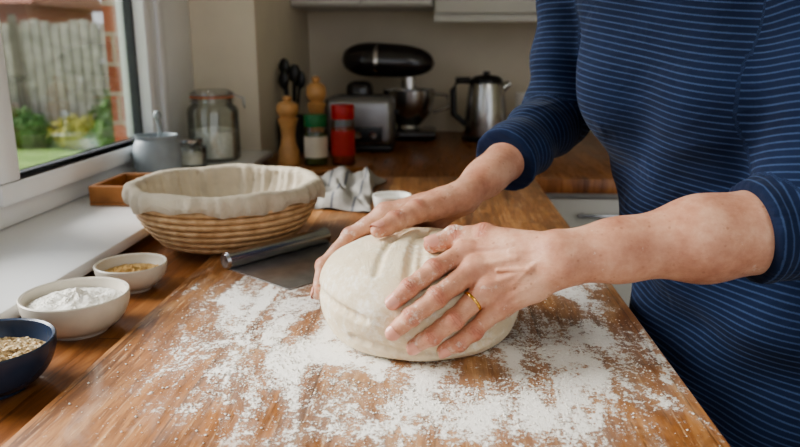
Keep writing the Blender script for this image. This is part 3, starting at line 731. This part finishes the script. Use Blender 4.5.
# shirt : torso + sleeves as one surface
fD=nrm(V(-.83,-.56,0)); sD=V(.56,-.83,0)
F=Field((.0,.5,-.32),(.72,1.38,.60),.0045); X,Y,Z=F.grid((slice(None),)*3)
zk=[-.35,-.15,0,.1,.2,.3,.38,.45,.5,.53,.6]
cxk=[.435,.428,.408,.385,.36,.34,.33,.322,.315,.31,.30]; cyk=[.86,.868,.878,.897,.92,.945,.957,.964,.97,.974,.98]
ak=[.185,.178,.160,.152,.156,.168,.170,.155,.105,.068,.06]; bk=[.13,.122,.112,.108,.112,.118,.114,.09,.068,.06,.055]
z1=F.ax[2]; ip=lambda k: np.interp(z1,zk,k)[None,None,:].astype(np.float32)
CX,CY,AA,BB=ip(cxk),ip(cyk),ip(ak),ip(bk)
s_=(X-CX)*sD[0]+(Y-CY)*sD[1]; f_=(X-CX)*fD[0]+(Y-CY)*fD[1]
d=((np.abs(s_/AA)**2.3+np.abs(f_/BB)**2.3)**(1/2.3)-1)*np.minimum(AA,BB)
fold=.0065*np.sin(24*f_+30*Z+10*s_+1.6*np.sin(14*Z+6*s_))+.0042*np.sin(52*Z-44*s_+2*np.sin(20*f_))
F.f=(d+fold*np.clip(1.15-np.abs(Z-.08)/.35,0,1)).astype(np.float32)
tc=lambda z,s,f: V(np.interp(z,zk,cxk),np.interp(z,zk,cyk),z)+sD*s+fD*f
for s in(-1,1): cap_add(F,tc(.27,s*.068,.075),tc(.27,s*.068,.075),.06,.06,.05)
SR=V(.205,1.125,.475); SL=V(.415,.815,.465)
cap_add(F,SR,SL,.052,.052,.05)
def sleeve(S,E,W,cf,r1,r2,r3):
    cu=W+(E-W)*cf; ax=nrm(E-W)
    lo=np.minimum(np.minimum(S,E),cu)-.1; hi=np.maximum(np.maximum(S,E),cu)+.1; sl=F.sl(lo,hi); g=F.grid(sl); X,Y,Z=g
    up=capd(g,S,E,r1,r2); low=capd(g,E,cu-ax*.02,r2,r3)
    aU=nrm(E-S); tU=(X-S[0])*aU[0]+(Y-S[1])*aU[1]+(Z-S[2])*aU[2]
    tW=(X-cu[0])*ax[0]+(Y-cu[1])*ax[1]+(Z-cu[2])*ax[2]
    up=up+.0030*np.sin(tU*75+25*X+18*Y)
    low=low+.0030*np.sin(tW*85+40*Z)*np.clip(tW*20,0,1)-.0022*(np.abs(tW-.007)<.0075)
    low=np.maximum(low,-tW)
    d=smin(up,low,.03); F.f[sl]=smin(F.f[sl],d.astype(np.float32),.028)
    return cu,ax,aU
cR,axR,aUR=sleeve(SR,V(.178,1.085,.222),WR,.40,.053,.047,.0445)
cL,axL,aUL=sleeve(SL,EL,WL,.74,.058,.053,.051)
F.f=smax(F.f,(Z-.515)+0*X+0*Y,.004)
F.f=smax(F.f,(-.30-Z)+0*X+0*Y,.004)
P,Q=surface_nets(F); P=lap(P,Q,2)
def segd(P,a,b):
    ab=b-a; t=np.clip((P-a)@ab/(ab@ab),0,1); return np.linalg.norm(P-a-np.outer(t,ab),axis=1)
zz=P[:,2]; Cx=np.interp(zz,zk,cxk); Cy=np.interp(zz,zk,cyk); A_=np.interp(zz,zk,ak); B_=np.interp(zz,zk,bk)
s_=(P[:,0]-Cx)*sD[0]+(P[:,1]-Cy)*sD[1]; f_=(P[:,0]-Cx)*fD[0]+(P[:,1]-Cy)*fD[1]
dt=(np.sqrt((s_/A_)**2+(f_/B_)**2)-1)*B_
st=zz+.02*np.sin(s_*9)+.012*f_
for S,E,Wp,cu,ax,aU in ((SR,ER,WR,cR,axR,aUR),(SL,EL,WL,cL,axL,aUL)):
    du=segd(P,S,E)-.056; dl_=segd(P,E,cu)-.05
    L1=(P-cu)@ax; L2=-((P-E)@aU)
    st=np.where((np.minimum(du,dl_)<dt),np.where(dl_<du,L1,L2+np.linalg.norm(E-cu)),st)
mk('striped_top',P,Q,M['shirt'],{'st':st},person)

F=Field((.2,.55,FL+.002),(.75,1.2,-.2),.008)
hip=tc(-.25,0,0)
for s in(-1,1):
    h0=hip+sD*.085*s; kn=h0+V(.02,0,-.30)+fD*.02; an=h0+V(.01,.0,0); an[2]=FL+.09
    cap_add(F,h0,kn,.088,.062,.03); cap_add(F,kn,an,.062,.045,.02)
cap_add(F,hip+sD*.07,hip-sD*.07,.11,.11,.04)
X,Y,Z=F.grid((slice(None),)*3); F.f=smax(F.f,(FL+.07-Z)+0*X+0*Y,.003)
P,Q=surface_nets(F); P=lap(P,Q,2); mk('jeans',P,Q,M['denim'],None,person)
F=Field((.2,.5,FL-.01),(.75,1.25,FL+.13),.005)
for s in(-1,1):
    a0=hip+sD*.085*s+V(.01,0,0); a0[2]=FL+.04
    cap_add(F,a0-fD*.03,a0+fD*.14-V(0,0,.008),.036,.030,.02,(V(0,0,1),1.0)); cap_add(F,a0,a0+V(0,0,.05),.036,.040,.015)
X,Y,Z=F.grid((slice(None),)*3); F.f=smax(F.f,(FL+.002-Z)+0*X+0*Y,.004)
P,Q=surface_nets(F); P=lap(P,Q,2); mk('shoes',P,Q,M['black'],None,person)
Hc=V(.262,.935,.70); fw=nrm(fD*.83+V(0,0,-.55)); sd=sD; up=np.cross(sd,fw); up=up if up[2]>0 else -up
hp=lambda f,s,u: Hc+fw*f+sd*s+up*u
F=Field(Hc-.16-V(0,0,.12),Hc+.16,.0025)
cap_add(F,V(.31,.97,.49),hp(-.03,0,-.06),.056,.050,.02)
cap_add(F,hp(-.03,0,.02),hp(.015,0,.015),.080,.072,.02,(sd,1.08))
cap_add(F,hp(.03,0,-.03),hp(.052,0,-.078),.052,.028,.03,(sd,.95))
cap_add(F,hp(.085,0,.0),hp(.104,0,-.028),.007,.011,.010); 
for s in(-1,1):
    cap_add(F,hp(.07,s*.030,-.022),hp(.055,s*.045,-.03),.018,.016,.02)
    cap_add(F,hp(.083,s*.015,.020),hp(.075,s*.045,.022),.007,.006,.008)
    cap_add(F,hp(.098,s*.010,-.030),hp(.095,s*.010,-.030),.006,.006,.006)
    cap_add(F,hp(-.012,s*.074,.005),hp(-.008,s*.070,-.03),.014,.009,.004,(sd,2.2))
    e=hp(.083,s*.031,.004); sl=F.sl(e-.03,e+.03); F.f[sl]=smax(F.f[sl],-capd(F.grid(sl),e,e,.012,.012),.006)
cap_add(F,hp(.083,-.018,-.055),hp(.083,.018,-.055),.006,.006,.008); cap_add(F,hp(.080,-.014,-.063),hp(.080,.014,-.063),.006,.006,.008)
P,Q=surface_nets(F); P=lap(P,Q,3); z=np.zeros(len(P)); mk('head',P,Q,M['skinf'],{'crease':z,'red':z+.15},person)
eb=B('face_details')
for s in(-1,1):
    eb.ell(hp(.072,s*.031,.004),(.0125,)*3,M['eye']); eb.ell(hp(.0805,s*.031,.002),(.0055,)*3,M['iris'])
    eb.tube([hp(.090,s*.016,.024),hp(.090,s*.032,.029),hp(.078,s*.050,.024)],[.002,.003,.001],M['hair'],8)
eb.tube([hp(.086,-.022,-.058),hp(.0895,-.008,-.056),hp(.0895,.008,-.056),hp(.086,.022,-.058)],[.001,.0035,.0035,.001],M['lips'],8)
eb.tube([hp(.084,-.019,-.061),hp(.0875,0,-.063),hp(.084,.019,-.061)],[.001,.004,.001],M['lips'],8); eb.done(origin=(0,0,0),parent=person)
F=Field(Hc-.2,Hc+.2,.004)
cap_add(F,hp(-.035,0,.028),hp(.005,0,.032),.090,.082,.02)
cap_add(F,hp(-.11,0,.05),hp(-.125,0,.05),.038,.034,.02)
for s in(-1,1): cap_add(F,hp(.02,s*.062,.03),hp(-.03,s*.07,-.02),.018,.02,.02)
sl=(slice(None),)*3; c=hp(.12,0,-.09); F.f=smax(F.f,-capd(F.grid(sl),hp(.085,0,.0),c,.075,.085),.008)
P,Q=surface_nets(F); P=lap(P,Q,2); mk('hair',P,Q,M['hair'],None,person)

b=B('flour_dusting'); Vs=[];Fs=[]
for i in range(6500):
    a=rng.rand()*2*math.pi; rr=.09+abs(rng.randn())*.09
    x=-.02+rr*1.3*math.cos(a); y=.71+rr*math.sin(a)*.95
    if (x-dc[0])**2+(y-dc[1])**2<.115**2 or x<-.345 or x>.238 or (y>.90 and x<-.05): continue
    r=.0004+.0013*rng.rand()**3; o=len(Vs); 
    for p in((1,0,0),(0,1,0),(-1,0,0),(0,-1,0),(0,0,.8),(0,0,-.3)): Vs.append((x+p[0]*r,y+p[1]*r,.0002+r*.3+p[2]*r))
    for k in range(4): Fs.append((o+k,o+(k+1)%4,o+4)); Fs.append((o+(k+1)%4,o+k,o+5))
b.add(Vs,Fs,M['flour']); b.done()

# ================================================================ OUTSIDE
simple_box('garden_lawn',(-40,-20,FL-.35),(-.96,40,FL-.15),M['grass'])
b=B('garden_fence'); x=-16.
while x<2:
    bx(b,(x,10.5,FL-.15),(x+.125,10.53,FL+1.65+.03*math.sin(x*9)),M['fence'],.004); x+=.15
bx(b,(-16,10.535,FL-.15),(2,10.56,FL+1.55),M['fence_gap'])
y=-6.
while y<10.4:
    bx(b,(-9.03,y,FL-.15),(-9.0,y+.14,FL+1.65),M['fence'],.004); y+=.15
for i in range(8): bx(b,(-16+i*2.4,10.44,FL-.15),(-15.9+i*2.4,10.5,FL+1.75),M['fence_gap'])
b.done()
def bush(name,c,r,m,n=260):
    b=B(name); Vs=[];Fs=[]
    for i in range(n):
        d=nrm(rng.randn(3)); d[2]=abs(d[2])*1.1-.1; p=np.array(c)+d*np.array(r)*(.55+.45*rng.rand()); u=nrm(rng.randn(3)); w=nrm(np.cross(u,d+.01)); s=.06*(.6+rng.rand())
        p[2]=max(p[2],FL-.15+s+.02)
        o=len(Vs); Vs+=[p-u*s,p+w*s*.5,p+u*s,p-w*s*.5]; Fs.append((o,o+1,o+2,o+3))
    b.add(Vs,Fs,m,False)
    def cf(u,v):
        a=2*math.pi*u; q=math.pi*(v-.5); k=.7*(1+.15*math.sin(7*a+5*v))
        return (c[0]+r[0]*k*math.cos(q)*math.cos(a),c[1]+r[1]*k*math.cos(q)*math.sin(a),max(FL-.148,c[2]+r[2]*k*math.sin(q)))
    b.surf(cf,20,12,m,cu=True); b.done()
bush('garden_shrub',(-6.1,10.0,FL+.02),(.55,.35,.42),M['leaf']); bush('garden_shrub',(-5.2,9.9,FL+.0),(.45,.35,.36),M['leaf2']); bush('garden_shrub',(-7.0,10.0,FL-.02),(.5,.35,.30),M['leaf']); bush('garden_shrub',(-4.5,9.6,FL+.05),(.4,.35,.75),M['leaf'])
bush('garden_tree',(-5.4,12.6,FL+2.6),(.9,.8,.6),M['leaf'],400)
b=B('neighbour_house'); bx(b,(-9.5,11.3,FL-.15),(-6.6,13.5,FL+2.0),M['brick']); b.add([(-9.7,11.1,FL+1.95),(-6.4,11.1,FL+1.95),(-6.4,13.7,FL+1.95),(-9.7,13.7,FL+1.95),(-9.7,12.4,FL+2.9),(-6.4,12.4,FL+2.9)],[(0,1,5,4),(2,3,4,5),(1,2,5),(0,4,3)],M['roof'],False); b.done()  # neighbour's brick house with tiled roof, built small behind the fence

# ================================================================ LIGHT
w=bpy.data.worlds.new('world'); sc.world=w; w.use_nodes=True; nt=w.node_tree; bg=nt.nodes['Background']
tcw=nt.nodes.new('ShaderNodeTexCoord'); sp_=nt.nodes.new('ShaderNodeSeparateXYZ'); rp=nt.nodes.new('ShaderNodeValToRGB')
nt.links.new(tcw.outputs['Generated'],sp_.inputs[0]); nt.links.new(sp_.outputs[2],rp.inputs[0])
rp.color_ramp.elements[0].position=.0; rp.color_ramp.elements[0].color=(.90,.92,.96,1); rp.color_ramp.elements[1].position=.6; rp.color_ramp.elements[1].color=(.72,.82,.97,1)
nt.links.new(rp.outputs[0],bg.inputs[0]); bg.inputs[1].default_value=1.35
sl=bpy.data.lights.new('overcast_sun','SUN'); sl.energy=9.5; sl.angle=math.radians(40); sl.color=(1,.975,.94)
so=bpy.data.objects.new('overcast_sun',sl); sc.collection.objects.link(so); so.rotation_euler=Vector((.80,-.16,-.50)).to_track_quat('-Z','Y').to_euler(); so.location=(-3,1,3)
b=B('added_fill_lamp'); b.lathe([(0,0),(.16,0),(.2,.02),(.2,.05),(0,.05)],(.9,-.2,CEIL-.052),M['fillglow'],40); b.done()  # unseen glowing fixture, added behind the camera to go with the fill light
al=bpy.data.lights.new('added_fill_light','AREA'); al.shape='DISK'; al.size=.5; al.energy=6; al.color=(1,.94,.86)  # added fill light, softens the room from out of view
ao=bpy.data.objects.new('added_fill_light',al); sc.collection.objects.link(ao); ao.location=(.9,-.2,CEIL-.07)

# ================================================================ CAMERA
cam=bpy.data.cameras.new('camera'); co=bpy.data.objects.new('camera',cam); sc.collection.objects.link(co); sc.camera=co
cam.sensor_width=36; cam.lens=31.5; cam.clip_start=.02
co.location=(0,0,.32); co.rotation_euler=(math.radians(90-13.9),0,math.radians(3.2))
cam.dof.use_dof=True; cam.dof.focus_distance=.74; cam.dof.aperture_fstop=5.6

for o in list(sc.objects):
    if o.parent is None: o.location.z+=Z0
try:
    sc.view_settings.view_transform='AgX'; sc.view_settings.look='AgX - Medium High Contrast'
except Exception: pass
